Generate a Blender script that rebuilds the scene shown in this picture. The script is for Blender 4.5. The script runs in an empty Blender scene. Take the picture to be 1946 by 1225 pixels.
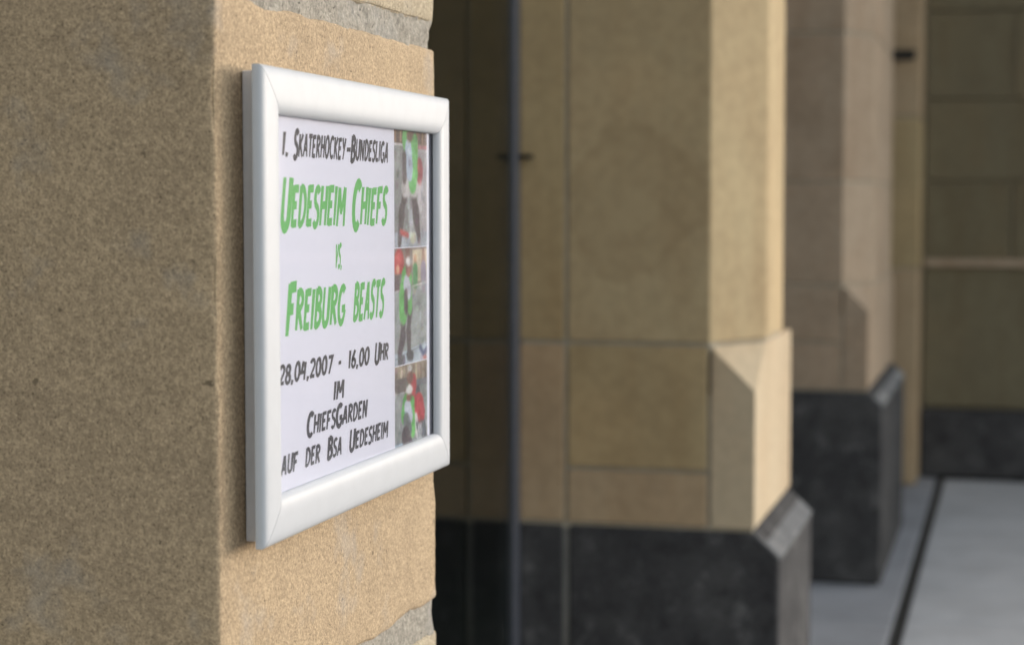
import bpy, bmesh, math, random
import numpy as np
from mathutils import Vector, Matrix, noise

random.seed(7)
scene = bpy.context.scene
ZC = 1.34                      # camera height above the pavement (metres)

# ------------------------------------------------------------------ camera
PITCH, YAW = math.radians(3.5208), math.radians(14.934)
cam_d = bpy.data.cameras.new('camera')
cam = bpy.data.objects.new('camera', cam_d)
scene.collection.objects.link(cam)
scene.camera = cam
cam.location = (0.5, 0.0, ZC)
cam.rotation_euler = (math.pi / 2 - PITCH, 0.0, YAW)
cam_d.sensor_fit = 'HORIZONTAL'
cam_d.sensor_width = 36.0
cam_d.lens = 36.0 * 3600 / 1946
cam_d.clip_start = 0.02
cam_d.clip_end = 2000.0
cam_d.dof.use_dof = True
cam_d.dof.focus_distance = 1.44
cam_d.dof.aperture_fstop = 6.0
cam_d.dof.aperture_blades = 7

# ------------------------------------------------------------------ world, sun, exposure
SUN_AZ, SUN_EL = math.radians(46.0), math.radians(12.0)   # azimuth from +X towards +Y
world = bpy.data.worlds.new('World')
scene.world = world
world.use_nodes = True
wn = world.node_tree.nodes
bg = wn.get('Background') or wn.new('ShaderNodeBackground')
sky = wn.new('ShaderNodeTexSky')
sky.sky_type = 'NISHITA'
sky.sun_disc = False
sky.sun_elevation = SUN_EL
sky.sun_rotation = math.pi / 2 - SUN_AZ
sky.altitude = 50.0
sky.air_density = 1.3
sky.dust_density = 1.0
sky.ozone_density = 1.0
bg.inputs['Strength'].default_value = 0.15
grey = wn.new('ShaderNodeHueSaturation')          # thin even cloud: the whole sky is greyed alike
grey.inputs['Saturation'].default_value = 0.38
world.node_tree.links.new(sky.outputs[0], grey.inputs['Color'])
world.node_tree.links.new(grey.outputs[0], bg.inputs['Color'])

sun_d = bpy.data.lights.new('sun', 'SUN')
sun_d.energy = 0.21
sun_d.angle = math.radians(10.0)
sun_d.color = (1.0, 0.975, 0.945)
sun = bpy.data.objects.new('sun', sun_d)
scene.collection.objects.link(sun)
sdir = Vector((math.cos(SUN_EL) * math.cos(SUN_AZ), math.cos(SUN_EL) * math.sin(SUN_AZ), math.sin(SUN_EL)))
sun.rotation_euler = sdir.to_track_quat('Z', 'Y').to_euler()
sun.location = sdir * 20

vs = scene.view_settings
vs.view_transform = 'Standard'
vs.look = 'None'
vs.gamma = 1.0
vs.use_curve_mapping = False
vs.exposure = 1.46

# ------------------------------------------------------------------ helpers
def lin(r, g, b):
    f = lambda c: (c / 255 / 12.92) if c / 255 <= 0.04045 else ((c / 255 + 0.055) / 1.055) ** 2.4
    return (f(r), f(g), f(b), 1.0)

def link(o, parent=None):
    scene.collection.objects.link(o)
    if parent is not None:
        o.parent = parent
        o.matrix_parent_inverse = Matrix.Translation(-Vector(parent.location))
    return o

def thing(name, label, cat, loc=(0, 0, 0), group=None):
    o = bpy.data.objects.new(name, None)
    o.empty_display_size = 0.1
    o.location = loc
    scene.collection.objects.link(o)
    o['label'] = label
    o['category'] = cat
    if group:
        o['group'] = group
    return o

def mesh_obj(name, me, mat, parent=None, smooth=False):
    o = bpy.data.objects.new(name, me)
    if mat is not None:
        me.materials.append(mat)
    if smooth:
        for p in me.polygons:
            p.use_smooth = True
    return link(o, parent)

def from_bm(name, bm, mat, parent=None, bevel=0.0, seg=1, smooth=False):
    if bevel > 0:
        bmesh.ops.bevel(bm, geom=[e for e in bm.edges], offset=bevel, segments=seg, affect='EDGES', profile=0.5)
    bmesh.ops.recalc_face_normals(bm, faces=bm.faces)
    me = bpy.data.meshes.new(name)
    bm.to_mesh(me)
    bm.free()
    return mesh_obj(name, me, mat, parent, smooth)

def bm_box(bm, x0, x1, y0, y1, z0, z1):
    v = [bm.verts.new((x, y, z)) for z in (z0, z1) for x, y in ((x0, y0), (x1, y0), (x1, y1), (x0, y1))]
    for f in ((3, 2, 1, 0), (4, 5, 6, 7), (0, 1, 5, 4), (1, 2, 6, 5), (2, 3, 7, 6), (3, 0, 4, 7)):
        bm.faces.new([v[i] for i in f])

def box(name, x0, x1, y0, y1, z0, z1, mat, parent=None, bevel=0.003, seg=1):
    bm = bmesh.new()
    bm_box(bm, x0, x1, y0, y1, z0 + ZC, z1 + ZC)
    return from_bm(name, bm, mat, parent, bevel, seg)

def prism(name, poly, z0, z1, mat, parent=None, bevel=0.003):
    bm = bmesh.new()
    lo = [bm.verts.new((x, y, z0 + ZC)) for x, y in poly]
    hi = [bm.verts.new((x, y, z1 + ZC)) for x, y in poly]
    n = len(poly)
    bm.faces.new(lo[::-1])
    bm.faces.new(hi)
    for i in range(n):
        bm.faces.new((lo[i], lo[(i + 1) % n], hi[(i + 1) % n], hi[i]))
    return from_bm(name, bm, mat, parent, bevel)

def extrude_y(name, prof, y0, y1, mat, parent=None, bevel=0.004):
    """profile given as (x, z) points, extruded along Y"""
    bm = bmesh.new()
    a = [bm.verts.new((x, y0, z + ZC)) for x, z in prof]
    b = [bm.verts.new((x, y1, z + ZC)) for x, z in prof]
    n = len(prof)
    bm.faces.new(a)
    bm.faces.new(b[::-1])
    for i in range(n):
        bm.faces.new((a[(i + 1) % n], a[i], b[i], b[(i + 1) % n]))
    return from_bm(name, bm, mat, parent, bevel)

# ------------------------------------------------------------------ materials
def new_mat(name):
    m = bpy.data.materials.new(name)
    m.use_nodes = True
    nt = m.node_tree
    b = nt.nodes.get('Principled BSDF')
    return m, nt, b

def N(nt, t, **kw):
    n = nt.nodes.new(t)
    for k, v in kw.items():
        if k.startswith('i_'):
            n.inputs[k[2:].replace('_', ' ')].default_value = v
        else:
            setattr(n, k, v)
    return n

def mixc(nt, fac, a, b, blend='MIX'):
    m = nt.nodes.new('ShaderNodeMix')
    m.data_type = 'RGBA'
    m.blend_type = blend
    L = nt.links
    for s, v in ((m.inputs[0], fac), (m.inputs[6], a), (m.inputs[7], b)):
        if hasattr(v, 'is_linked'):
            L.new(v, s)
        else:
            s.default_value = v
    return m.outputs[2]

def ramp(nt, val, p0, p1, c0=0.0, c1=1.0):
    r = nt.nodes.new('ShaderNodeMapRange')
    r.inputs[1].default_value = p0
    r.inputs[2].default_value = p1
    r.inputs[3].default_value = c0
    r.inputs[4].default_value = c1
    nt.links.new(val, r.inputs[0])
    return r.outputs[0]

def coords(nt, jitter=True):
    tc = nt.nodes.new('ShaderNodeTexCoord')
    out = tc.outputs['Object']
    if jitter:
        oi = nt.nodes.new('ShaderNodeObjectInfo')
        sc = nt.nodes.new('ShaderNodeMath'); sc.operation = 'MULTIPLY'; sc.inputs[1].default_value = 37.0
        nt.links.new(oi.outputs['Random'], sc.inputs[0])
        ad = nt.nodes.new('ShaderNodeVectorMath'); ad.operation = 'ADD'
        nt.links.new(out, ad.inputs[0])
        nt.links.new(sc.outputs[0], ad.inputs[1])
        out = ad.outputs[0]
    return out

def noise_tex(nt, vec, scale, detail=3.0, rough=0.55):
    n = N(nt, 'ShaderNodeTexNoise')
    n.inputs['Scale'].default_value = scale
    n.inputs['Detail'].default_value = detail
    n.inputs['Roughness'].default_value = rough
    nt.links.new(vec, n.inputs['Vector'])
    return n.outputs['Fac']

def sandstone(name, base, stain, grain=520.0, grain_amt=0.68, specks=True, bump=0.5, stain_amt=0.5, rings=None):
    m, nt, b = new_mat(name)
    L = nt.links
    vec = coords(nt)
    big = noise_tex(nt, vec, 5.0, 5.0, 0.6)
    mid = noise_tex(nt, vec, 38.0, 4.0, 0.6)
    col = mixc(nt, ramp(nt, big, 0.42, 0.68, 0.0, stain_amt), base, stain)
    if not specks:
        mp = N(nt, 'ShaderNodeMapping')
        mp.inputs['Scale'].default_value = (7.0, 7.0, 1.1)
        L.new(vec, mp.inputs['Vector'])
        run = noise_tex(nt, mp.outputs[0], 1.0, 4.0, 0.6)
        col = mixc(nt, ramp(nt, run, 0.46, 0.70, 0.0, 0.55), col, (base[0] * 0.70, base[1] * 0.60, base[2] * 0.52, 1))
        pat = noise_tex(nt, vec, 2.6, 4.0, 0.55)
        col = mixc(nt, ramp(nt, pat, 0.50, 0.72, 0.0, 0.55), col, (min(1, base[0] * 1.18), base[1] * 1.08, base[2] * 1.02, 1))
    dk = tuple(c * 0.72 for c in base[:3]) + (1,)
    lt = tuple(min(1, c * 1.16) for c in base[:3]) + (1,)
    col = mixc(nt, ramp(nt, mid, 0.40, 0.62, 0.0, 0.28), col, lt)
    col = mixc(nt, ramp(nt, mid, 0.55, 0.36, 0.0, 0.22), col, dk)
    fine = noise_tex(nt, vec, grain, 2.0, 0.6)
    if specks:
        blot = noise_tex(nt, vec, grain * 0.55, 2.0, 0.6)
        col = mixc(nt, ramp(nt, blot, 0.54, 0.32, 0.0, 0.42), col, tuple(c * 0.42 for c in base[:3]) + (1,))
        col = mixc(nt, ramp(nt, blot, 0.52, 0.72, 0.0, 0.45), col, tuple(min(1, c * 1.4) for c in base[:3]) + (1,))
        d1 = ramp(nt, fine, 0.48, 0.30, 0.0, grain_amt)
        col = mixc(nt, d1, col, tuple(c * 0.33 for c in base[:3]) + (1,))
        fine2 = noise_tex(nt, vec, grain * 0.75, 1.0, 0.5)
        pits = ramp(nt, fine2, 0.31, 0.24, 0.0, 0.75)
        col = mixc(nt, pits, col, tuple(c * 0.16 for c in base[:3]) + (1,))
        big_pit = noise_tex(nt, vec, 95.0, 1.0, 0.4)
        col = mixc(nt, ramp(nt, big_pit, 0.235, 0.19, 0.0, 0.7), col, tuple(c * 0.22 for c in base[:3]) + (1,))
        bloom = noise_tex(nt, vec, 9.0, 4.0, 0.65)
        gy = sum(base[:3]) / 3
        col = mixc(nt, ramp(nt, bloom, 0.58, 0.76, 0.0, 0.5), col, (gy * 0.98, gy, gy * 1.02, 1))
        l1 = ramp(nt, fine, 0.60, 0.78, 0.0, 0.65)
        col = mixc(nt, l1, col, tuple(min(1, c * 1.7 + 0.05) for c in base[:3]) + (1,))
    if rings is not None:
        # a dried damp ring with a paler middle, as on the inner face of the second pier
        (ry, rx, rz), rad = rings
        tc = nt.nodes.new('ShaderNodeTexCoord')
        sub = N(nt, 'ShaderNodeVectorMath', operation='SUBTRACT')
        sub.inputs[1].default_value = (rx, ry, rz)
        L.new(tc.outputs['Object'], sub.inputs[0])
        mul = N(nt, 'ShaderNodeVectorMath', operation='MULTIPLY')
        mul.inputs[1].default_value = (1.0, 0.0, 0.9)
        L.new(sub.outputs[0], mul.inputs[0])
        wob = noise_tex(nt, tc.outputs['Object'], 9.0, 3.0, 0.6)
        ln = N(nt, 'ShaderNodeVectorMath', operation='LENGTH')
        L.new(mul.outputs[0], ln.inputs[0])
        wv = N(nt, 'ShaderNodeMath', operation='MULTIPLY_ADD')
        wv.inputs[1].default_value = 0.20
        wv.inputs[2].default_value = -0.10
        L.new(wob, wv.inputs[0])
        dd = N(nt, 'ShaderNodeMath', operation='ADD')
        L.new(ln.outputs['Value'], dd.inputs[0]); L.new(wv.outputs[0], dd.inputs[1])
        rim = N(nt, 'ShaderNodeMath', operation='MULTIPLY')
        L.new(ramp(nt, dd.outputs[0], rad * 1.08, rad * 0.97, 0.0, 1.0), rim.inputs[0])
        L.new(ramp(nt, dd.outputs[0], rad * 0.78, rad * 0.94, 0.14, 0.30), rim.inputs[1])
        outer = rim.outputs[0]
        col = mixc(nt, outer, col, (base[0] * 0.62, base[1] * 0.56, base[2] * 0.50, 1))
        inner = ramp(nt, dd.outputs[0], rad * 0.38, rad * 0.28, 0.0, 0.55)
        col = mixc(nt, inner, col, base)
    L.new(col, b.inputs['Base Color'])
    b.inputs['Roughness'].default_value = 0.93
    b.inputs['Specular IOR Level'].default_value = 0.25
    bp = N(nt, 'ShaderNodeBump')
    bp.inputs['Strength'].default_value = bump
    bp.inputs['Distance'].default_value = 0.0011
    hsum = N(nt, 'ShaderNodeMath', operation='MULTIPLY_ADD')
    hsum.inputs[1].default_value = 1.5
    L.new(mid, hsum.inputs[0]); L.new(fine, hsum.inputs[2])
    L.new(hsum.outputs[0], bp.inputs['Height'])
    L.new(bp.outputs[0], b.inputs['Normal'])
    return m

M = {}
M['stone_near'] = sandstone('sandstone_near', (0.47, 0.352, 0.228, 1), (0.40, 0.30, 0.20, 1), grain=570, bump=0.7, stain_amt=0.7)
M['stone_pale'] = sandstone('sandstone_pale', (0.47, 0.395, 0.285, 1), (0.41, 0.34, 0.25, 1), grain=570, bump=0.7)
M['mortar_near'] = sandstone('mortar_near', (0.34, 0.31, 0.265, 1), (0.26, 0.24, 0.205, 1), grain=330, bump=0.9, grain_amt=0.6)
M['stone_a'] = sandstone('sandstone_olive', (0.48, 0.375, 0.225, 1), (0.41, 0.305, 0.18, 1), specks=False, stain_amt=0.7,
                         rings=((0, -0.245, ZC + 0.005), 0.135))
M['stone_b'] = sandstone('sandstone_ochre', (0.45, 0.345, 0.195, 1), (0.39, 0.29, 0.165, 1), specks=False, stain_amt=0.6)
M['stone_c'] = sandstone('sandstone_rosy', (0.44, 0.325, 0.205, 1), (0.48, 0.365, 0.24, 1), specks=False, stain_amt=0.8)
M['stone_d'] = sandstone('sandstone_cream', (0.53, 0.43, 0.30, 1), (0.49, 0.38, 0.255, 1), specks=False, stain_amt=0.7)
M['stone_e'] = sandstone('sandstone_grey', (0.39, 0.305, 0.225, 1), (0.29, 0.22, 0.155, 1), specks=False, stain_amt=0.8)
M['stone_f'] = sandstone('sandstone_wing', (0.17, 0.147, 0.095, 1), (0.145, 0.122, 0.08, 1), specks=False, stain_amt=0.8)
M['mortar'] = sandstone('mortar_grey', (0.36, 0.325, 0.26, 1), (0.28, 0.255, 0.205, 1), specks=False)
def basalt(name, base, pale, edge=0.5):
    m, nt, b = new_mat(name)
    L = nt.links
    vec = coords(nt)
    n1 = noise_tex(nt, vec, 4.0, 6.0, 0.65)
    n2 = noise_tex(nt, vec, 15.0, 5.0, 0.7)
    n3 = noise_tex(nt, vec, 120.0, 3.0, 0.6)
    col = mixc(nt, ramp(nt, n1, 0.42, 0.66, 0.0, edge), base, pale)
    col = mixc(nt, ramp(nt, n2, 0.55, 0.74, 0.0, 0.75), col, tuple(c * 1.55 for c in pale[:3]) + (1,))
    col = mixc(nt, ramp(nt, n2, 0.46, 0.28, 0.0, 0.7), col, tuple(c * 0.35 for c in base[:3]) + (1,))
    col = mixc(nt, ramp(nt, n3, 0.50, 0.32, 0.0, 0.5), col, tuple(c * 0.4 for c in base[:3]) + (1,))
    L.new(col, b.inputs['Base Color'])
    b.inputs['Roughness'].default_value = 0.9
    b.inputs['Specular IOR Level'].default_value = 0.1
    bp = N(nt, 'ShaderNodeBump'); bp.inputs['Strength'].default_value = 0.6; bp.inputs['Distance'].default_value = 0.006
    L.new(n2, bp.inputs['Height']); L.new(bp.outputs[0], b.inputs['Normal'])
    return m
M['basalt'] = basalt('basalt_plinth', (0.056, 0.055, 0.058, 1), (0.12, 0.118, 0.118, 1))
M['basalt_edge'] = basalt('basalt_weathered', (0.15, 0.155, 0.165, 1), (0.30, 0.30, 0.30, 1), 0.8)
M['plinth_mortar'] = sandstone('plinth_mortar', (0.20, 0.20, 0.19, 1), (0.14, 0.14, 0.14, 1), specks=False)

def simple(name, col, rough=0.5, metal=0.0, spec=0.5, coat=0.0, wear=0.0):
    m, nt, b = new_mat(name)
    vec = coords(nt)
    n = noise_tex(nt, vec, 60.0, 4.0, 0.6)
    c2 = tuple(c * (1 - wear) for c in col[:3]) + (1,)
    nt.links.new(mixc(nt, ramp(nt, n, 0.4, 0.65), col, c2), b.inputs['Base Color'])
    b.inputs['Roughness'].default_value = rough
    b.inputs['Metallic'].default_value = metal
    b.inputs['Specular IOR Level'].default_value = spec
    b.inputs['Coat Weight'].default_value = coat
    return m

M['frame'] = simple('frame_enamel', (0.515, 0.53, 0.565, 1), rough=0.46, spec=0.3, wear=0.03)
M['backplate'] = simple('backplate_grey', (0.62, 0.60, 0.60, 1), rough=0.6, wear=0.08)
M['steel'] = simple('post_steel', (0.15, 0.155, 0.185, 1), rough=0.4, metal=0.3, wear=0.1)
M['iron'] = simple('dark_iron', (0.012, 0.011, 0.009, 1), rough=0.7, wear=0.2)
M['dark_room'] = simple('interior_plaster', (0.12, 0.115, 0.10, 1), rough=0.9, wear=0.2)
M['gap_shade'] = simple('painted_gap_shadow', (0.02, 0.022, 0.05, 1), rough=0.8)  # near-black colour stands in for the shade inside the gap

def paper():
    m, nt, b = new_mat('poster_paper')
    vec = coords(nt, False)
    n = noise_tex(nt, vec, 900.0, 2.0)
    n2 = noise_tex(nt, vec, 14.0, 2.0)
    c = mixc(nt, ramp(nt, n, 0.3, 0.7), (0.71, 0.72, 0.84, 1), (0.74, 0.75, 0.87, 1))
    nt.links.new(c, b.inputs['Base Color'])
    b.inputs['Roughness'].default_value = 0.85
    b.inputs['Specular IOR Level'].default_value = 0.2
    bp = N(nt, 'ShaderNodeBump'); bp.inputs['Strength'].default_value = 0.5; bp.inputs['Distance'].default_value = 0.004
    nt.links.new(n2, bp.inputs['Height']); nt.links.new(bp.outputs[0], b.inputs['Normal'])
    return m
M['paper'] = paper()

def ink(name, col):
    m, nt, b = new_mat(name)
    vec = coords(nt, False)
    n = noise_tex(nt, vec, 1400.0, 2.0)
    nt.links.new(mixc(nt, ramp(nt, n, 0.35, 0.7, 0, 0.25), col, (0.6, 0.6, 0.65, 1)), b.inputs['Base Color'])
    b.inputs['Roughness'].default_value = 0.8
    b.inputs['Specular IOR Level'].default_value = 0.2
    return m
M['ink_black'] = ink('ink_black', (0.030, 0.030, 0.040, 1))
M['ink_green'] = ink('ink_green', (0.115, 0.46, 0.110, 1))

def photo_mat():
    m, nt, b = new_mat('printed_photo')
    a = N(nt, 'ShaderNodeAttribute'); a.attribute_name = 'print'
    nt.links.new(a.outputs['Color'], b.inputs['Base Color'])
    b.inputs['Roughness'].default_value = 0.7
    b.inputs['Specular IOR Level'].default_value = 0.2
    return m
M['photo'] = photo_mat()

def clear_sheet(name, tint, ior, rough, bumpy=0.0):
    """thin clear sheet: see-through, with a surface reflection that grows towards grazing angles"""
    m, nt, b = new_mat(name)
    nt.nodes.remove(b)
    L = nt.links
    out = nt.nodes['Material Output']
    ge = N(nt, 'ShaderNodeNewGeometry')
    dot = N(nt, 'ShaderNodeVectorMath', operation='DOT_PRODUCT')
    L.new(ge.outputs['Incoming'], dot.inputs[0]); L.new(ge.outputs['Normal'], dot.inputs[1])
    ab = N(nt, 'ShaderNodeMath', operation='ABSOLUTE'); L.new(dot.outputs['Value'], ab.inputs[0])
    om = N(nt, 'ShaderNodeMath', operation='SUBTRACT'); om.inputs[0].default_value = 1.0; L.new(ab.outputs[0], om.inputs[1])
    pw = N(nt, 'ShaderNodeMath', operation='POWER'); pw.inputs[1].default_value = 5.0; L.new(om.outputs[0], pw.inputs[0])
    f0 = ((ior - 1) / (ior + 1)) ** 2
    ma = N(nt, 'ShaderNodeMath', operation='MULTIPLY_ADD'); ma.inputs[1].default_value = 1 - f0; ma.inputs[2].default_value = f0
    L.new(pw.outputs[0], ma.inputs[0])
    tr = N(nt, 'ShaderNodeBsdfTransparent'); tr.inputs[0].default_value = tint
    gl = N(nt, 'ShaderNodeBsdfGlossy'); gl.inputs['Roughness'].default_value = rough
    mx = N(nt, 'ShaderNodeMixShader')
    L.new(ma.outputs[0], mx.inputs[0]); L.new(tr.outputs[0], mx.inputs[1]); L.new(gl.outputs[0], mx.inputs[2])
    L.new(mx.outputs[0], out.inputs['Surface'])
    return m
M['pvc'] = clear_sheet('clear_pvc', (0.98, 0.98, 0.985, 1), 1.42, 0.05)
M['glass'] = clear_sheet('window_glass', (0.55, 0.60, 0.58, 1), 1.52, 0.02)

def ground_mat(name, base, dark, scale=3.0):
    m, nt, b = new_mat(name)
    vec = coords(nt, False)
    n1 = noise_tex(nt, vec, scale, 5.0, 0.65)
    n2 = noise_tex(nt, vec, 160.0, 3.0)
    c = mixc(nt, ramp(nt, n1, 0.35, 0.65), base, dark)
    c = mixc(nt, ramp(nt, n2, 0.45, 0.3, 0, 0.5), c, tuple(x * 0.5 for x in base[:3]) + (1,))
    nt.links.new(c, b.inputs['Base Color'])
    b.inputs['Roughness'].default_value = 0.85
    bp = N(nt, 'ShaderNodeBump'); bp.inputs['Strength'].default_value = 0.4; bp.inputs['Distance'].default_value = 0.003
    nt.links.new(n2, bp.inputs['Height']); nt.links.new(bp.outputs[0], b.inputs['Normal'])
    return m
M['pave'] = ground_mat('paving_stone', (0.38, 0.385, 0.415, 1), (0.30, 0.305, 0.325, 1))
M['pave_light'] = ground_mat('paving_light', (0.55, 0.555, 0.575, 1), (0.43, 0.435, 0.45, 1))
M['gutter'] = ground_mat('gutter_dirt', (0.085, 0.080, 0.070, 1), (0.05, 0.047, 0.042, 1), 9.0)
M['ground'] = ground_mat('street_ground', (0.16, 0.16, 0.165, 1), (0.12, 0.12, 0.125, 1), 0.6)

# ------------------------------------------------------------------ the ground
def sheet(name, x0, x1, y0, y1, z, mat):
    bm = bmesh.new()
    v = [bm.verts.new(p) for p in ((x0, y0, z), (x1, y0, z), (x1, y1, z), (x0, y1, z))]
    bm.faces.new(v)
    o = from_bm(name, bm, mat)
    o['kind'] = 'structure'
    return o
sheet('ground', -600, 600, -600, 600, -0.05, M['ground'])

def slabs(name, x0, x1, y0, y1, step, gap, z0, z1, mat, mats=None):
    root = bpy.data.objects.new(name, None)
    scene.collection.objects.link(root)
    root['kind'] = 'structure'
    y = y0
    while y < y1 - 0.02:
        ye = min(y + step, y1)
        bm = bmesh.new()
        bm_box(bm, x0, x1, y, ye - gap, z0, z1 + random.uniform(-0.0012, 0.0012))
        from_bm('paving_slab', bm, mat, root, 0.004)
        y = ye
    return root
slabs('pavement', -0.7, 0.128, -2.0, 9.66, 1.17, 0.006, -0.045, 0.0, M['pave'])
fore = None
for k in range(5):
    o = slabs('forecourt_paving', 0.172 + 0.6 * k, 0.172 + 0.6 * k + 0.592, 2.0 - 0.3 * (k % 2), 9.45, 0.60, 0.008, -0.045, 0.003, M['pave_light'])
    if fore is None:
        fore = o
    else:
        for ch in list(o.children):
            ch.parent = fore
        bpy.data.objects.remove(o)
sheet('joint_bed', 0.18, 3.3, 1.5, 9.46, -0.012, M['gutter'])
sheet('gutter', 0.12, 0.178, -2.0, 9.66, -0.016, M['gutter'])

# ------------------------------------------------------------------ the near pier (dense, rough stone)
def axis_pts(a, b, step, r):
    e = [0, 0.0008, 0.0018, 0.0032, 0.0055]
    n = max(2, int((b - a - 0.011) / step))
    midp = list(np.linspace(a + 0.0055, b - 0.0055, n + 1))
    return [a + t for t in e[:-1]] + midp + [b - t for t in reversed(e[:-1])]

def rough_block(name, x0, x1, y0, y1, z0, z1, mat, parent, r=0.004, amp=0.0009, step=0.007, chip=0.0, seed=0.0):
    lo = Vector((x0, y0, z0 + ZC)); hi = Vector((x1, y1, z1 + ZC))
    ax = [axis_pts(lo[i], hi[i], step, r) for i in range(3)]
    verts, faces, index = [], [], {}
    def vid(p):
        k = (round(p[0], 6), round(p[1], 6), round(p[2], 6))
        if k in index:
            return index[k]
        q = Vector(p)
        inner = Vector([min(max(q[i], lo[i] + r), hi[i] - r) for i in range(3)])
        dv = q - inner
        nrm = dv.normalized() if dv.length > 1e-9 else Vector((1, 0, 0))
        s = inner + nrm * r
        dist = sorted([min(q[i] - lo[i], hi[i] - q[i]) for i in range(3)])[1]
        sd = Vector((seed, seed * 0.7, -seed))
        n1 = noise.fractal(q * 60 + sd, 1.0, 2.0, 3)
        n2 = noise.fractal(q * 260 + sd, 1.0, 2.0, 2)
        edge = math.exp(-dist / 0.006)
        d = amp * (0.5 * n1 + 0.35 * n2)
        d -= edge * amp * 1.6 * max(0.0, noise.noise(q * 34 + sd) + 0.25)
        d -= chip * edge * max(0.0, noise.noise(q * 16 + sd * 2) - 0.1) * 0.006
        s = s + nrm * d
        verts.append(s)
        index[k] = len(verts) - 1
        return index[k]
    for a in range(3):
        b, c = (a + 1) % 3, (a + 2) % 3
        for side in (0, 1):
            if a == 0 and side == 0:
                continue
            fx = ax[a][0] if side == 0 else ax[a][-1]
            grid = []
            for u in ax[b]:
                row = []
                for v in ax[c]:
                    p = [0, 0, 0]; p[a] = fx; p[b] = u; p[c] = v
                    row.append(vid(p))
                grid.append(row)
            for i in range(len(grid) - 1):
                for j in range(len(grid[0]) - 1):
                    f = [grid[i][j], grid[i + 1][j], grid[i + 1][j + 1], grid[i][j + 1]]
                    faces.append(f if side else f[::-1])
    me = bpy.data.meshes.new(name)
    me.from_pydata(verts, [], faces)
    return mesh_obj(name, me, mat, parent, True)

P1 = (1.1335, 1.6116)
GLX = -0.49
pier = thing('stone_pier', 'rough sandstone pier in the left foreground carrying the white poster frame', 'pillar', (-0.25, 1.37, 0), 'stone piers along the facade')
rough_block('stone_block', GLX, 0.0, P1[0], P1[1], -0.352, 0.138, M['stone_near'], pier, chip=1.3, step=0.006)
rough_block('stone_block', GLX, 0.0, P1[0] + 0.001, P1[1] - 0.0015, 0.158, 0.62, M['stone_pale'], pier, chip=1.0, seed=3.1, step=0.009)
rough_block('stone_block', GLX, 0.0, P1[0], P1[1] + 0.001, -0.66, -0.380, M['stone_pale'], pier, chip=1.0, seed=5.7, step=0.009)
rough_block('mortar_joint', GLX + 0.004, -0.0022, P1[0] + 0.003, P1[1] - 0.0040, 0.130, 0.166, M['mortar_near'], pier, r=0.0022, amp=0.0036, step=0.0035, seed=9.0)
rough_block('mortar_joint', GLX + 0.004, -0.0022, P1[0] + 0.003, P1[1] - 0.0040, -0.388, -0.344, M['mortar_near'], pier, r=0.0022, amp=0.0036, step=0.0035, seed=11.0)
box('stone_block', GLX, 0.0, P1[0], P1[1], 0.632, 1.60, M['stone_near'], pier, 0.004)
box('mortar_joint', GLX + 0.006, -0.006, P1[0] + 0.006, P1[1] - 0.006, 0.612, 0.640, M['mortar'], pier, 0.0)
extrude_y('plinth', [(GLX, -1.34), (0.05, -1.34), (0.05, -0.72), (0.0, -0.67), (GLX, -0.67)], P1[0], P1[1], M['basalt'], pier)

# ------------------------------------------------------------------ the chamfered piers behind
CH = 0.093          # chamfer size
IN = -0.388         # joint between pier and inner jamb
J = 0.004           # half a joint
def chamfer_poly(y0, y1, ins=0.0, cb=0.165, xi=IN):
    return [(xi + ins, y0 + ins), (-CH, y0 + ins), (-ins, y0 + cb), (-ins, y1 - cb), (-CH, y1 - ins), (xi + ins, y1 - ins)]

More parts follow.
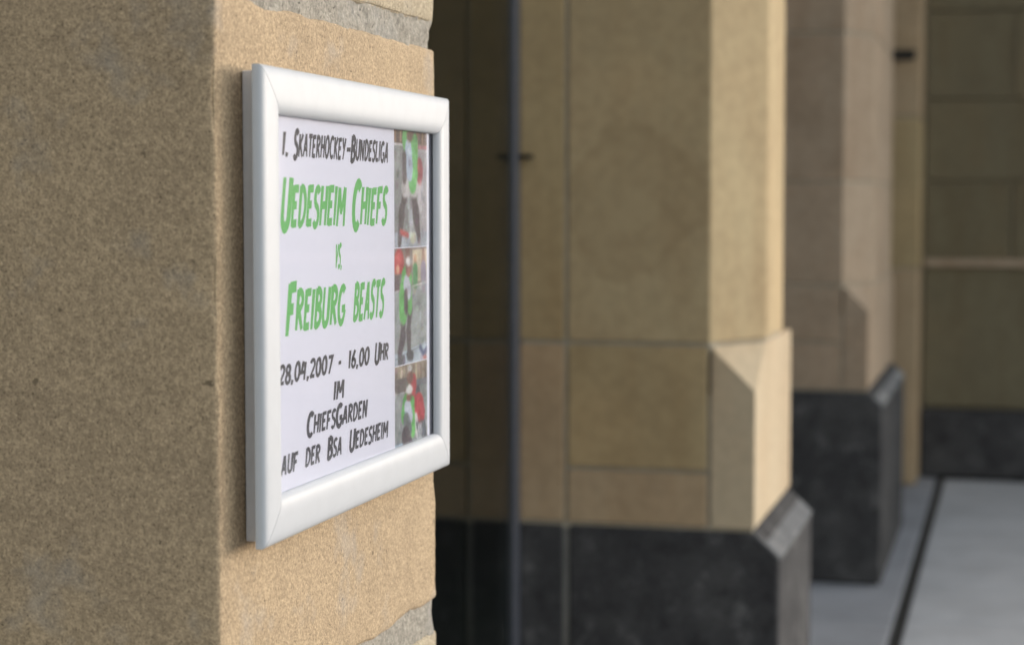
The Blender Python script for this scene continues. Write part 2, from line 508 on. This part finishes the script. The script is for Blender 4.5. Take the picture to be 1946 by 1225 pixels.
def far_pier(label, y0, y1, up, mats, cross, low_joint):
    """up: heights of the joints in the shaft; cross: height of the joint in the -Y face under the stop"""
    t = thing('stone_pier', label, 'pillar', (-0.2, (y0 + y1) / 2, 0), 'stone piers along the facade')
    st, sb = -0.278, -0.370
    # chamfered shaft
    zs = [st] + up + [1.60]
    for i in range(len(zs) - 1):
        prism('stone_block', chamfer_poly(y0, y1, 0.0, xi=IN + J), zs[i] + J, zs[i + 1] - J, mats['shaft'][i % len(mats['shaft'])], t)
    # stop block: square below, corner cut above
    bm = bmesh.new()
    x0, x1, za, zb = -CH + J, 0.0, -0.65 + J, st - J
    V = lambda x, y, z: bm.verts.new((x, y, z + ZC))
    a = [V(x0, y0, za), V(x1, y0, za), V(x1, y1, za), V(x0, y1, za)]
    tl, tr, corner, bk0, bk1 = V(x0, y0, zb), V(x1, y0 + 0.165, zb), V(x1, y0, sb), V(x1, y1, zb), V(x0, y1, zb)
    bm.faces.new(a[::-1])
    bm.faces.new((a[0], a[1], corner, tl))
    bm.faces.new((tl, corner, tr))
    bm.faces.new((a[1], a[2], bk0, tr, corner))
    bm.faces.new((tl, tr, bk0, bk1))
    bm.faces.new((a[2], a[3], bk1, bk0))
    bm.faces.new((a[3], a[0], tl, bk1))
    from_bm('stop_block', bm, mats['stop'], t, 0.002)
    # stones of the inner face
    box('stone_block', IN + J, -CH - J, y0, y1, cross + J, st - J, mats['face'][0], t)
    box('stone_block', IN + J, -CH - J, y0, y1, -0.65 + J, cross - J, mats['face'][1], t)
    # jamb stones next to the glazing
    zj = [-0.65, st, 0.62, 1.60]
    for i in range(3):
        box('jamb_stone', GLX, IN - J, y0 + 0.001, y1 - 0.001, zj[i] + J, zj[i + 1] - J, mats['jamb'][i % len(mats['jamb'])], t)
    # mortar behind the joints
    prism('mortar_core', chamfer_poly(y0, y1, 0.0045, 0.1685, xi=GLX + 0.004), st - 0.02, 1.59, M['mortar'], t, 0.0)
    box('mortar_core', GLX + 0.004, -0.006, y0 + 0.006, y1 - 0.006, -0.66, sb - 0.01, M['mortar'], t, 0.0)
    box('mortar_core', GLX + 0.004, -CH - 0.002, y0 + 0.006, y1 - 0.006, sb - 0.012, st - 0.018, M['mortar'], t, 0.0)
    # plinth
    pl = extrude_y('plinth', [(IN + 0.007, -1.335), (0.05, -1.335), (0.05, -0.700), (0.0, -0.653), (IN + 0.007, -0.653)], y0, y1, M['basalt'], t, 0.005)
    ed = extrude_y('weathered_edge', [(0.002, -0.6555), (0.0515, -0.7005), (0.0525, -0.706), (0.0475, -0.703), (0.001, -0.660)], y0 - 0.0015, y1 + 0.0015, M['basalt_edge'], pl, 0.0005)
    box('plinth_block', GLX, IN - 0.007, y0 + 0.003, y1 - 0.003, -1.335, -0.653, M['basalt'], t, 0.004)
    box('plinth_mortar', GLX + 0.01, IN + 0.02, y0 + 0.007, y1 - 0.007, -1.33, -0.66, M['plinth_mortar'], t, 0.0)
    return t

Y2 = (3.757, 4.365)
far_pier('sunlit chamfered sandstone pier on dark plinth, nearest behind the framed poster', Y2[0], Y2[1], [0.72],
         dict(shaft=[M['stone_a'], M['stone_d']], stop=M['stone_d'], face=[M['stone_b'], M['stone_c']], jamb=[M['stone_c'], M['stone_b'], M['stone_b']]),
         -0.535, None)
Y3 = (6.73, 8.05)
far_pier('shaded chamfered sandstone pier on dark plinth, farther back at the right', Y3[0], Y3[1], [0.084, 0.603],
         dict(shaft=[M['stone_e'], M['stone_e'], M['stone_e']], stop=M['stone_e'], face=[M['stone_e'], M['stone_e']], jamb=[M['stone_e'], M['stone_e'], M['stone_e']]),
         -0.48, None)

# ------------------------------------------------------------------ recessed glazing between the piers
def glazing(label, y0, y1):
    t = thing('recessed_glazing', label, 'window', (GLX, (y0 + y1) / 2, 0), 'recessed glazing between the piers')
    bm = bmesh.new(); bm_box(bm, GLX - 0.012, GLX - 0.002, y0 + 0.03, y1 - 0.03, 0.02, 3.0)
    from_bm('glass_pane', bm, M['glass'], t)
    for ya, yb in ((y1 - 0.034, y1 - 0.002), (y0 + 0.002, y0 + 0.034)):
        box('metal_post', GLX - 0.012, GLX + 0.007, ya, yb, -1.335, 1.60, M['steel'], t, 0.003, 2)
    box('bottom_rail', GLX - 0.018, GLX + 0.006, y0 + 0.036, y1 - 0.036, -1.335, -1.26, M['steel'], t, 0.003)
    box('hinge_pin', GLX + 0.008, GLX + 0.034, y1 - 0.026, y1 - 0.003, 0.096, 0.104, M['iron'], t, 0.002)
    return t
glazing('dark recessed glass with slim blue-grey post beside the sunlit pier', P1[1], Y2[0])
glazing('narrow sliver of dark glazing between the two chamfered piers', Y2[1], Y3[0])

# ------------------------------------------------------------------ projecting wing that closes the facade, lengthened out of view to shade it
wing = thing('building_wing', 'shaded projecting stone wing at the far right, lengthened out of view to shade the facade', 'building', (1.0, 9.9, 0))
WY = 9.2
# brown pilaster
zc = [-1.335, -0.30, 0.42, 1.05, 1.60]
for i in range(4):
    box('pilaster_stone', -0.45, 0.045, WY, WY + 0.5, zc[i] + 0.004, zc[i + 1] - 0.004, M['stone_b'] if i % 2 else M['stone_c'], wing, 0.004)
box('pilaster_core', -0.44, 0.039, WY + 0.006, WY + 0.5, -1.33, 1.59, M['mortar'], wing, 0.0)
# iron tie bracket on the pilaster
box('iron_bracket', -0.115, 0.02, WY - 0.03, WY + 0.01, 0.69, 0.735, M['iron'], wing, 0.004)
# wing wall of coursed blocks
rows = [-1.0, -0.285, 0.12, 0.52, 0.95, 1.40, 1.85, 2.3, 2.75, 3.2]
x_end = 3.5  # unseen outer length, set to shade the third pier and darken the cover's reflection
box('wing_core', -0.5, x_end - 0.02, WY + 0.43, WY + 4.5, -1.335, 7.0, M['mortar'], wing, 0.0)
for r in range(len(rows) - 1):
    x = 0.05 if r % 2 == 0 else 0.05
    first = 0.42 if r % 2 else 0.62
    while x < x_end - 0.05:
        xe = min(x + first, x_end)
        if x_end - xe < 0.15:
            xe = x_end
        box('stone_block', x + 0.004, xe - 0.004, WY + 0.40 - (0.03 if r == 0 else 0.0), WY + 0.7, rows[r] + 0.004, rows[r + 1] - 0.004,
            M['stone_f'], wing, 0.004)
        x = xe
        first = 0.62
box('string_course', 0.05, x_end + 0.01, WY + 0.345, WY + 0.42, -0.300, -0.262, M['stone_e'], wing, 0.006)
box('plinth', 0.05, x_end + 0.02, WY + 0.30, WY + 0.7, -1.335, -1.004, M['basalt'], wing, 0.008)
box('upper_wall', -0.5, x_end, WY + 0.41, WY + 4.5, 3.2, 7.0, M['stone_e'], wing, 0.0)

# ------------------------------------------------------------------ building shell: lintel over the piers and the dark room behind the glass
shell = thing('building_shell', 'dark interior and wall of the building behind the recessed glass', 'building', (-2.0, 4.0, 0))
box('lintel', -0.47, -0.01, -3.0, WY + 0.38, 1.605, 5.5, M['stone_e'], shell, 0.0)
box('ceiling', -3.2, -0.48, -3.0, WY + 0.38, 1.61, 1.8, M['dark_room'], shell, 0.0)
box('back_wall', -3.4, -3.2, -3.0, WY + 0.38, -1.34, 1.8, M['dark_room'], shell, 0.0)
box('side_wall', -3.2, -0.55, WY + 0.1, WY + 0.38, -1.34, 1.6, M['dark_room'], shell, 0.0)
box('side_wall', -3.2, -0.55, 0.9, 1.2, -1.34, 1.6, M['dark_room'], shell, 0.0)
box('room_floor', -3.2, -0.72, 0.9, WY + 0.38, -1.36, -1.33, M['dark_room'], shell, 0.0)

# ------------------------------------------------------------------ the poster frame
FY0, FY1, FZ0, FZ1 = 1.158, 1.582, -0.2270, 0.0925
RW = 0.0315
frame = thing('poster_holder', 'white snap-in poster frame with rounded mitred rails fixed to the near pier', 'picture frame', (0.0, (FY0 + FY1) / 2, FZ0 + ZC))
# rail section: (distance from outer edge, X)
SEC = [(0.0075, 0.0152), (0.0003, 0.0152), (0.0, 0.0158), (0.0, 0.0196), (0.0004, 0.0205), (0.0012, 0.0214), (0.0024, 0.0221), (0.0042, 0.0227),
       (0.0068, 0.0231), (0.0100, 0.0234), (0.0140, 0.0236), (0.0180, 0.0238), (0.0220, 0.0238), (0.0255, 0.0234), (0.0280, 0.0226),
       (0.0298, 0.0214), (0.0309, 0.0199), (0.0315, 0.0182), (0.0315, 0.0164), (0.0075, 0.0164)]
def rail(p, q, inward):
    """p -> q outer edge corners in (Y, Z); inward unit vector; mitred at both ends"""
    p, q, w = Vector(p), Vector(q), Vector(inward)
    d = (q - p).normalized()
    bm = bmesh.new()
    rings = []
    gap = 0.0003
    for end, sgn in ((p, 1), (q, -1)):
        ring = []
        for s, X in SEC:
            c = end + w * s + d * sgn * (s + gap)
            # soften the outer corner a little
            ring.append(bm.verts.new((X, c.x, c.y + ZC)))
        rings.append(ring)
    n = len(SEC)
    for i in range(n):
        bm.faces.new((rings[0][i], rings[0][(i + 1) % n], rings[1][(i + 1) % n], rings[1][i]))
    bm.faces.new(rings[0][::-1]); bm.faces.new(rings[1])
    bmesh.ops.recalc_face_normals(bm, faces=bm.faces)
    me = bpy.data.meshes.new('frame_rail'); bm.to_mesh(me); bm.free()
    o = mesh_obj('frame_rail', me, M['frame'], frame, True)
    me.set_sharp_from_angle(angle=math.radians(40))
    return o
rail((FY0, FZ1), (FY1, FZ1), (0, -1))
rail((FY1, FZ1), (FY1, FZ0), (-1, 0))
rail((FY1, FZ0), (FY0, FZ0), (0, 1))
rail((FY0, FZ0), (FY0, FZ1), (1, 0))
box('backplate', 0.0006, 0.0148, FY0 + 0.0185, FY1 - 0.012, FZ0 + 0.0015, FZ1 - 0.003, M['backplate'], frame, 0.0006)
box('cover_sheet', 0.01572, 0.01612, FY0 + 0.012, FY1 - 0.010, FZ0 + 0.010, FZ1 - 0.010, M['pvc'], frame, 0.0)

# ------------------------------------------------------------------ the poster
K = 0.9938
PX = 0.0153
PU1 = 1.158 + 0.3946
poster = thing('poster', 'white game poster with green and black lettering and player photos inside the frame', 'poster', (PX, 1.35, FZ0 + 0.01 + ZC))
box('paper_sheet', 0.0149, PX, FY0 + 0.012, PU1 * K, FZ0 + 0.011, FZ1 - 0.011, M['paper'], poster, 0.0)
box('gap_shade_strip', 0.0149, 0.0150, PU1 * K + 0.0003, FY1 - 0.0125, FZ0 + 0.011, FZ1 - 0.011, M['gap_shade'], poster, 0.0)  # dark strip painted as the shaded gap between paper and right rail

def arc(cx, cy, rx, ry, a0, a1, n=8):
    return [(cx + rx * math.cos(math.radians(a0 + (a1 - a0) * i / n)), cy + ry * math.sin(math.radians(a0 + (a1 - a0) * i / n))) for i in range(n + 1)]
# hand-drawn comic capitals: width, list of centre-line strokes
G = {
 'A': (0.56, [[(0.06, 0), (0.30, 1)], [(0.30, 1), (0.50, 0)], [(0.15, 0.34), (0.44, 0.34)]]),
 'B': (0.50, [[(0.09, 0), (0.12, 1)], [(0.12, 0.95)] + arc(0.20, 0.75, 0.22, 0.20, 80, -80) + [(0.10, 0.54)], [(0.10, 0.52)] + arc(0.20, 0.29, 0.25, 0.23, 75, -85) + [(0.09, 0.06)]]),
 'C': (0.52, [arc(0.32, 0.5, 0.24, 0.46, 48, 312, 14)]),
 'D': (0.54, [[(0.09, 0), (0.11, 1)], [(0.10, 0.95)] + arc(0.18, 0.5, 0.30, 0.45, 80, -80, 10) + [(0.09, 0.05)]]),
 'E': (0.46, [[(0.09, 0), (0.11, 1)], [(0.09, 0.92), (0.44, 0.93)], [(0.09, 0.52), (0.36, 0.53)], [(0.09, 0.07), (0.42, 0.09)]]),
 'F': (0.46, [[(0.08, 0), (0.11, 1)], [(0.09, 0.92), (0.45, 0.94)], [(0.09, 0.50), (0.36, 0.51)]]),
 'G': (0.56, [arc(0.32, 0.5, 0.25, 0.46, 50, 345, 14), [(0.32, 0.40), (0.58, 0.42)]]),
 'H': (0.54, [[(0.09, 0), (0.11, 1)], [(0.46, 0), (0.47, 1)], [(0.09, 0.50), (0.47, 0.52)]]),
 'I': (0.20, [[(0.09, 0), (0.11, 1)]]),
 'K': (0.54, [[(0.09, 0), (0.11, 1)], [(0.48, 1), (0.14, 0.46)], [(0.20, 0.54), (0.50, 0)]]),
 'L': (0.42, [[(0.10, 1), (0.09, 0.05)], [(0.06, 0.07), (0.42, 0.08)]]),
 'M': (0.70, [[(0.07, 0), (0.13, 1)], [(0.13, 0.97), (0.35, 0.32)], [(0.35, 0.32), (0.58, 1)], [(0.58, 1), (0.63, 0)]]),
 'N': (0.58, [[(0.09, 0), (0.11, 1)], [(0.12, 0.97), (0.46, 0.04)], [(0.47, 0), (0.49, 1)]]),
 'O': (0.56, [arc(0.28, 0.5, 0.21, 0.46, 90, 450, 18)]),
 'R': (0.52, [[(0.09, 0), (0.11, 1)], [(0.11, 0.94)] + arc(0.20, 0.73, 0.24, 0.21, 80, -80) + [(0.10, 0.50)], [(0.20, 0.50), (0.48, 0)]]),
 'S': (0.44, [arc(0.25, 0.74, 0.16, 0.22, 30, 230, 9) + arc(0.21, 0.27, 0.18, 0.24, 60, -150, 10)]),
 'T': (0.46, [[(0.24, 0), (0.25, 1)], [(0.02, 0.93), (0.47, 0.94)]]),
 'U': (0.56, [[(0.10, 1), (0.09, 0.42)] + arc(0.28, 0.30, 0.19, 0.26, 170, 350, 9) + [(0.47, 0.42), (0.49, 1)]]),
 'V': (0.52, [[(0.07, 1), (0.25, 0.03)], [(0.25, 0.03), (0.48, 1)]]),
 'Y': (0.50, [[(0.06, 1), (0.25, 0.50)], [(0.47, 1), (0.20, 0)]]),
 '0': (0.52, [arc(0.26, 0.5, 0.19, 0.46, 90, 450, 18)]),
 '1': (0.22, [[(0.11, 0), (0.12, 1)]]),
 '2': (0.48, [arc(0.25, 0.72, 0.18, 0.24, 165, -40, 9) + [(0.08, 0.06)], [(0.05, 0.07), (0.46, 0.08)]]),
 '4': (0.50, [[(0.20, 1), (0.07, 0.42), (0.46, 0.44)], [(0.38, 0.95), (0.34, 0)]]),
 '6': (0.48, [[(0.34, 1), (0.12, 0.50)] + arc(0.25, 0.27, 0.17, 0.23, 160, -190, 14)]),
 '7': (0.46, [[(0.05, 0.92), (0.44, 0.93), (0.18, 0)]]),
 '8': (0.48, [arc(0.25, 0.74, 0.15, 0.21, 90, 450, 14), arc(0.25, 0.27, 0.18, 0.23, 90, 450, 14)]),
 ',': (0.22, [[(0.13, 0.14), (0.08, -0.12)]]),
 '.': (0.22, [[(0.13, 0.14), (0.09, -0.06)]]),
 '-': (0.40, [[(0.07, 0.48), (0.35, 0.49)]]),
 ' ': (0.30, []),
}
def strip(bm, pts, hw, off, fmap):
    """one stroke as a mitred ribbon; hw(t, angle) half width"""
    P = [Vector(p) for p in pts]
    Q = [P[0]]
    for a in P[1:]:
        if (a - Q[-1]).length > 1e-4:
            Q.append(a)
    P = Q
    closed = (P[0] - P[-1]).length < 1e-3
    n = len(P)
    left, right = [], []
    for i in range(n):
        if closed and i in (0, n - 1):
            d0, d1 = (P[n - 1] - P[n - 2]).normalized(), (P[1] - P[0]).normalized()
        else:
            d0 = (P[i] - P[i - 1]).normalized() if i > 0 else (P[1] - P[0]).normalized()
            d1 = (P[i + 1] - P[i]).normalized() if i < n - 1 else d0
        n0, n1 = Vector((-d0.y, d0.x)), Vector((-d1.y, d1.x))
        m = (n0 + n1)
        m = m.normalized() if m.length > 1e-6 else n0
        k = 1.0 / max(0.5, m.dot(n0))
        h = hw(i / max(1, n - 1), d0) * k
        left.append(bm.verts.new(fmap(P[i] + m * h, off)))
        right.append(bm.verts.new(fmap(P[i] - m * h, off)))
    for i in range(n - 1):
        bm.faces.new((right[i], right[i + 1], left[i + 1], left[i]))

SLANT = 0.20
def word(name, text, u0, u1, z0, z1, mat, pen=0.102, cap=(0.16, 0.10)):
    """upper-case letters are larger initials, lower-case letters are small capitals"""
    h = z1 - z0
    rnd = random.Random(hash(text) % 1000 if False else sum(map(ord, text)))
    adv = []
    for c in text:
        w = G[c.upper()][0] * (1.22 if c.isupper() and cap else 1.0)
        adv.append(w)
    total = sum(adv) + 0.055 * (len(text) - 1)
    sx = (u1 - u0 - SLANT * h) / total
    bm = bmesh.new()
    x = 0.0
    k = 0
    for c, w in zip(text, adv):
        big = c.isupper() and cap
        up, dn = (cap if big else (0.0, 0.0))
        wid = 1.22 if big else 1.0
        dz = rnd.uniform(-0.025, 0.025)
        for s in G[c.upper()][1]:
            k += 1
            ox = x
            def fmap(p, off, ox=ox, up=up, dn=dn, wid=wid, dz=dz):
                zz = (p.y * (1 + up + dn) - dn + dz)
                uu = u0 + (ox + p.x * wid) * sx + SLANT * h * zz
                return (PX + off, (1.158 + uu) * K, (z0 + zz * h) * K + ZC)
            pw = pen * (1.12 if big else 1.0)
            top_first = s[0][1] > s[-1][1]
            def hw(t, d, top_first=top_first, pw=pw):
                # verticals are a bit heavier at the top, strokes end slightly tapered
                v = abs(d.y)
                hv = (1 - t) if top_first else t
                return pw * (0.78 + 0.34 * hv * v + 0.22 * (1 - v))
            strip(bm, s, hw, 0.00003 + 0.000012 * (k % 5), fmap)
        x += w + 0.055
    me = bpy.data.meshes.new(name)
    for f in bm.faces:
        f.normal_update()
        if f.normal.x < 0:
            f.normal_flip()
    bm.to_mesh(me); bm.free()
    return mesh_obj(name, me, mat, poster)

BK, GR = M['ink_black'], M['ink_green']
def line(words, mat, z0, z1, **kw):
    objs = [word('lettering', t, a, b, z0, z1, mat, **kw) for t, a, b in words]
    return objs
line([('1.', 0.0585, 0.0735), ('Skaterhockey', 0.0800, 0.1880), ('-', 0.1855, 0.2010), ('Bundesliga', 0.1970, 0.2880)], BK, 0.0345, 0.0505)
line([('Uedesheim', 0.0545, 0.1890), ('Chiefs', 0.1985, 0.2860)], GR, -0.0145, 0.0142)
line([('vs.', 0.1615, 0.1800)], GR, -0.0463, -0.0285)
line([('Freiburg', 0.0635, 0.1865), ('beasts', 0.2005, 0.2775)], GR, -0.0878, -0.0592)
line([('28,04,2007', 0.0495, 0.1570), ('-', 0.1660, 0.1770), ('16,00', 0.1895, 0.2400), ('Uhr', 0.2500, 0.2860)], BK, -0.1230, -0.1097)
line([('im', 0.1570, 0.1820)], BK, -0.1436, -0.1301)
line([('ChiefsGarden', 0.1016, 0.2345)], BK, -0.1638, -0.1503)
line([('auf', 0.0525, 0.0860), ('der', 0.0985, 0.1305), ('Bsa', 0.1430, 0.1765), ('Uedesheim', 0.1905, 0.2845)], BK, -0.1855, -0.1723)

# --- the three printed photographs: a fine grid whose vertex colours are the print
def srgb(c):
    c = np.asarray(c, float) / 255.0
    return np.where(c <= 0.04045, c / 12.92, ((c + 0.055) / 1.055) ** 2.4)
NU, NV = 84, 150
uu, vv = np.meshgrid(np.linspace(0, 1, NU), np.linspace(0, 1, NV))
def canvas(col):
    return np.ones((NV, NU, 3)) * np.array(col, float)
def paint(img, mask, col, a=1.0):
    mk = np.clip(mask, 0, 1)[..., None] * a
    img[:] = img * (1 - mk) + np.array(col, float) * mk
def soft(d, w=0.03):
    return np.clip(0.5 - d / w, 0, 1)
def ell(cx, cy, rx, ry):
    return soft((np.sqrt(((uu - cx) / rx) ** 2 + ((vv - cy) / ry) ** 2) - 1) * min(rx, ry))
def band(v0, v1, u0=-1, u1=2):
    return soft(v0 - vv, 0.015) * soft(vv - v1, 0.015) * soft(u0 - uu, 0.03) * soft(uu - u1, 0.03)
def limb(pts, r0, r1=None):
    r1 = r0 if r1 is None else r1
    out = np.zeros_like(uu)
    asp = 1.08
    for i in range(len(pts) - 1):
        (x0, y0), (x1, y1) = pts[i], pts[i + 1]
        y0s, y1s = y0 * asp, y1 * asp
        dx, dy = x1 - x0, y1s - y0s
        t = np.clip(((uu - x0) * dx + (vv * asp - y0s) * dy) / (dx * dx + dy * dy + 1e-9), 0, 1)
        d = np.sqrt((uu - x0 - t * dx) ** 2 + (vv * asp - y0s - t * dy) ** 2) - (r0 + (r1 - r0) * t)
        out = np.maximum(out, soft(d))
    return out
rng = np.random.RandomState(4)
def finish(img, amt=8):
    low = rng.normal(0, 1, (13, 9))
    yi, xi = vv * 11.99, uu * 7.99
    y0, x0 = yi.astype(int), xi.astype(int)
    fy, fx = yi - y0, xi - x0
    lo = (low[y0, x0] * (1 - fy) * (1 - fx) + low[y0 + 1, x0] * fy * (1 - fx) + low[y0, x0 + 1] * (1 - fy) * fx + low[y0 + 1, x0 + 1] * fy * fx)
    img = img * (1 + 0.07 * lo[..., None])
    for _ in range(80):
        cx, cy = rng.rand(), rng.rand()
        near = img[min(NV - 1, int(cy * NV)), min(NU - 1, int(cx * NU))]
        paint(img, ell(cx, cy, rng.uniform(0.015, 0.05), rng.uniform(0.012, 0.045)), np.clip(near * rng.uniform(0.62, 1.35) + rng.normal(0, 9, 3), 0, 255), 0.38)
    img = img + rng.normal(0, amt, (NV, NU, 1)) + rng.normal(0, amt * 0.5, (NV, NU, 3))
    return np.clip(img, 0, 255)

ph1 = canvas((128, 132, 130))
paint(ph1, band(-1, 0.17), (92, 72, 62))
for q in range(12):
    paint(ph1, band(-1, 0.16, q / 12 + 0.01, q / 12 + 0.045), [(170, 120, 85), (60, 45, 40), (190, 150, 110), (110, 90, 90)][q % 4], 0.8)
paint(ph1, band(0.17, 0.185, -1, 0.3), (225, 222, 220))
paint(ph1, band(0.20, 1.0, 0.70, 2), (176, 172, 174))
paint(ph1, band(0.17, 0.20, 0.7, 2), (180, 110, 115))
paint(ph1, band(0.88, 2), (160, 170, 180))
paint(ph1, ell(0.76, 0.38, 0.11, 0.11), (160, 70, 78))
paint(ph1, limb([(0.35, 0.52), (0.22, 0.72), (0.15, 0.96)], 0.085, 0.05), (72, 62, 64))
paint(ph1, limb([(0.56, 0.52), (0.64, 0.72), (0.74, 0.93)], 0.10, 0.05), (72, 62, 64))
paint(ph1, limb([(0.45, 0.62), (0.52, 0.9)], 0.06), (170, 176, 180), 0.8)
paint(ph1, limb([(0.30, 0.52), (0.62, 0.52)], 0.09), (190, 186, 184))
paint(ph1, limb([(0.36, 0.13), (0.44, 0.22), (0.55, 0.46)], 0.12), (96, 184, 92))
paint(ph1, limb([(0.62, 0.16), (0.62, 0.40)], 0.09), (106, 190, 100))
paint(ph1, limb([(0.42, 0.22), (0.46, 0.38)], 0.10), (176, 194, 216))
paint(ph1, limb([(0.30, 0.28), (0.30, 0.44)], 0.06), (84, 74, 76))
paint(ph1, ell(0.46, 0.10, 0.09, 0.05), (96, 70, 60))
paint(ph1, limb([(0.18, 0.875), (0.40, 0.905)], 0.025), (190, 70, 66))
paint(ph1, ell(0.56, 0.93, 0.09, 0.05), (196, 200, 168))
ph2 = canvas((150, 158, 156))
paint(ph2, band(-1, 0.34), (132, 118, 108))
paint(ph2, band(0.02, 0.30, 0.55, 2), (205, 192, 160))
paint(ph2, ell(0.14, 0.13, 0.15, 0.13), (176, 52, 52))
paint(ph2, ell(0.10, 0.18, 0.05, 0.04), (220, 160, 120))
paint(ph2, band(0.22, 0.36, -1, 0.2), (86, 72, 74))
paint(ph2, limb([(0.63, 0.10), (0.63, 0.16)], 0.04), (170, 110, 80))
paint(ph2, limb([(0.63, 0.20), (0.63, 0.30)], 0.075), (76, 142, 84))
paint(ph2, limb([(0.90, 0.06), (0.88, 0.16)], 0.055), (170, 132, 112))
paint(ph2, limb([(0.89, 0.20), (0.90, 0.32)], 0.09), (150, 140, 158))
paint(ph2, soft(np.abs(vv - (0.37 - 0.06 * uu)) - 0.006, 0.012), (214, 212, 208))
paint(ph2, soft(0.90 - vv - 0.05 * uu, 0.012), (176, 192, 204))
paint(ph2, soft(np.abs(vv - (0.945 - 0.09 * uu)) - 0.003, 0.01), (96, 108, 110))
paint(ph2, limb([(0.40, 0.02), (0.40, 0.16)], 0.07), (120, 84, 72))
paint(ph2, limb([(0.26, 0.58), (0.25, 0.75), (0.15, 0.90)], 0.085, 0.06), (66, 58, 64))
paint(ph2, limb([(0.47, 0.54), (0.42, 0.72), (0.44, 0.92)], 0.075, 0.05), (70, 62, 66))
paint(ph2, limb([(0.14, 0.955), (0.27, 0.965)], 0.05), (70, 72, 76))
paint(ph2, limb([(0.40, 0.93), (0.52, 0.94)], 0.05), (70, 72, 76))
paint(ph2, limb([(0.32, 0.27), (0.26, 0.40), (0.26, 0.55)], 0.12), (92, 182, 84))
paint(ph2, limb([(0.46, 0.27), (0.46, 0.52)], 0.07), (100, 186, 92))
paint(ph2, limb([(0.36, 0.31), (0.42, 0.37)], 0.09), (200, 206, 220))
paint(ph2, limb([(0.34, 0.40), (0.34, 0.53)], 0.055), (80, 72, 74))
paint(ph2, ell(0.42, 0.18, 0.085, 0.07), (140, 88, 76))
paint(ph2, ell(0.42, 0.12, 0.075, 0.04), (216, 214, 216))
paint(ph2, limb([(0.78, 0.885), (0.88, 0.945), (0.99, 0.915)], 0.03), (66, 78, 116))
paint(ph2, ell(0.93, 0.985, 0.06, 0.02), (214, 96, 84))
ph3 = canvas((134, 142, 140))
paint(ph3, band(-1, 0.24), (140, 126, 104))
for q in range(7):
    paint(ph3, ell(0.05 + q * 0.15, 0.12, 0.035, 0.10), [(92, 80, 72), (210, 196, 160), (110, 96, 84)][q % 3], 0.8)
paint(ph3, band(0.14, 0.30, -1, 0.40), (96, 86, 82))
paint(ph3, band(0.20, 0.28, 0.62, 2), (106, 108, 118))
paint(ph3, band(0.30, 0.31, -1, 0.4), (190, 190, 186))
paint(ph3, soft(0.86 - vv, 0.02) * soft(uu - 0.5, 0.2), (150, 176, 196))
paint(ph3, limb([(0.56, 0.20), (0.58, 0.34)], 0.09), (176, 52, 56))
paint(ph3, ell(0.45, 0.05, 0.07, 0.04), (214, 212, 206))
paint(ph3, ell(0.46, 0.16, 0.10, 0.07), (110, 70, 60))
paint(ph3, limb([(0.70, 0.34), (0.70, 0.44)], 0.07), (70, 66, 72))
paint(ph3, limb([(0.72, 0.50), (0.76, 0.60)], 0.16), (184, 46, 52))
paint(ph3, limb([(0.62, 0.64), (0.70, 0.82)], 0.07), (208, 208, 206))
for q in range(5):
    paint(ph3, limb([(0.66 + 0.06 * q, 0.70), (0.78 + 0.05 * q, 0.98)], 0.02), (64, 72, 78))
    paint(ph3, limb([(0.98 - 0.06 * q, 0.72), (0.80 - 0.04 * q, 0.98)], 0.015), (180, 188, 194))
paint(ph3, limb([(0.36, 0.44), (0.32, 0.56)], 0.13), (82, 176, 72))
paint(ph3, limb([(0.52, 0.44), (0.54, 0.78)], 0.075), (92, 186, 80))
paint(ph3, limb([(0.38, 0.48), (0.44, 0.60)], 0.10), (196, 204, 222))
paint(ph3, limb([(0.34, 0.62), (0.42, 0.74)], 0.09), (92, 98, 98))
paint(ph3, limb([(0.32, 0.80), (0.42, 0.93)], 0.12), (66, 56, 60))
paint(ph3, ell(0.43, 0.37, 0.09, 0.05), (136, 84, 70))
paint(ph3, ell(0.44, 0.29, 0.10, 0.055), (226, 224, 220))

def print_photo(label, img, u0, u1, ztop, zbot):
    img = finish(img * 0.70 + np.array((168, 168, 180)) * 0.30)
    cols = np.concatenate([srgb(img), np.ones((NV, NU, 1))], axis=2).reshape(-1, 4)
    verts = []
    for j in range(NV):
        for i in range(NU):
            verts.append((PX + 0.00005, (1.158 + u0 + (u1 - u0) * i / (NU - 1)) * K, (ztop + (zbot - ztop) * j / (NV - 1)) * K + ZC))
    faces = [(j * NU + i, (j + 1) * NU + i, (j + 1) * NU + i + 1, j * NU + i + 1) for j in range(NV - 1) for i in range(NU - 1)]
    me = bpy.data.meshes.new('printed_photo')
    me.from_pydata(verts, [], faces)
    at = me.color_attributes.new('print', 'FLOAT_COLOR', 'POINT')
    at.data.foreach_set('color', cols.astype(np.float32).ravel())
    o = mesh_obj('printed_photo', me, M['photo'], poster)
    o['label'] = label
    return o
print_photo('upper printed photo of a skater in a green jersey', ph1, 0.3010, 0.3890, 0.0680, -0.0340)
print_photo('middle printed photo of a skater in a green jersey standing', ph2, 0.3005, 0.3880, -0.0347, -0.1305)
print_photo('lower printed photo of skaters in green and red', ph3, 0.3005, 0.3880, -0.1312, -0.2050)
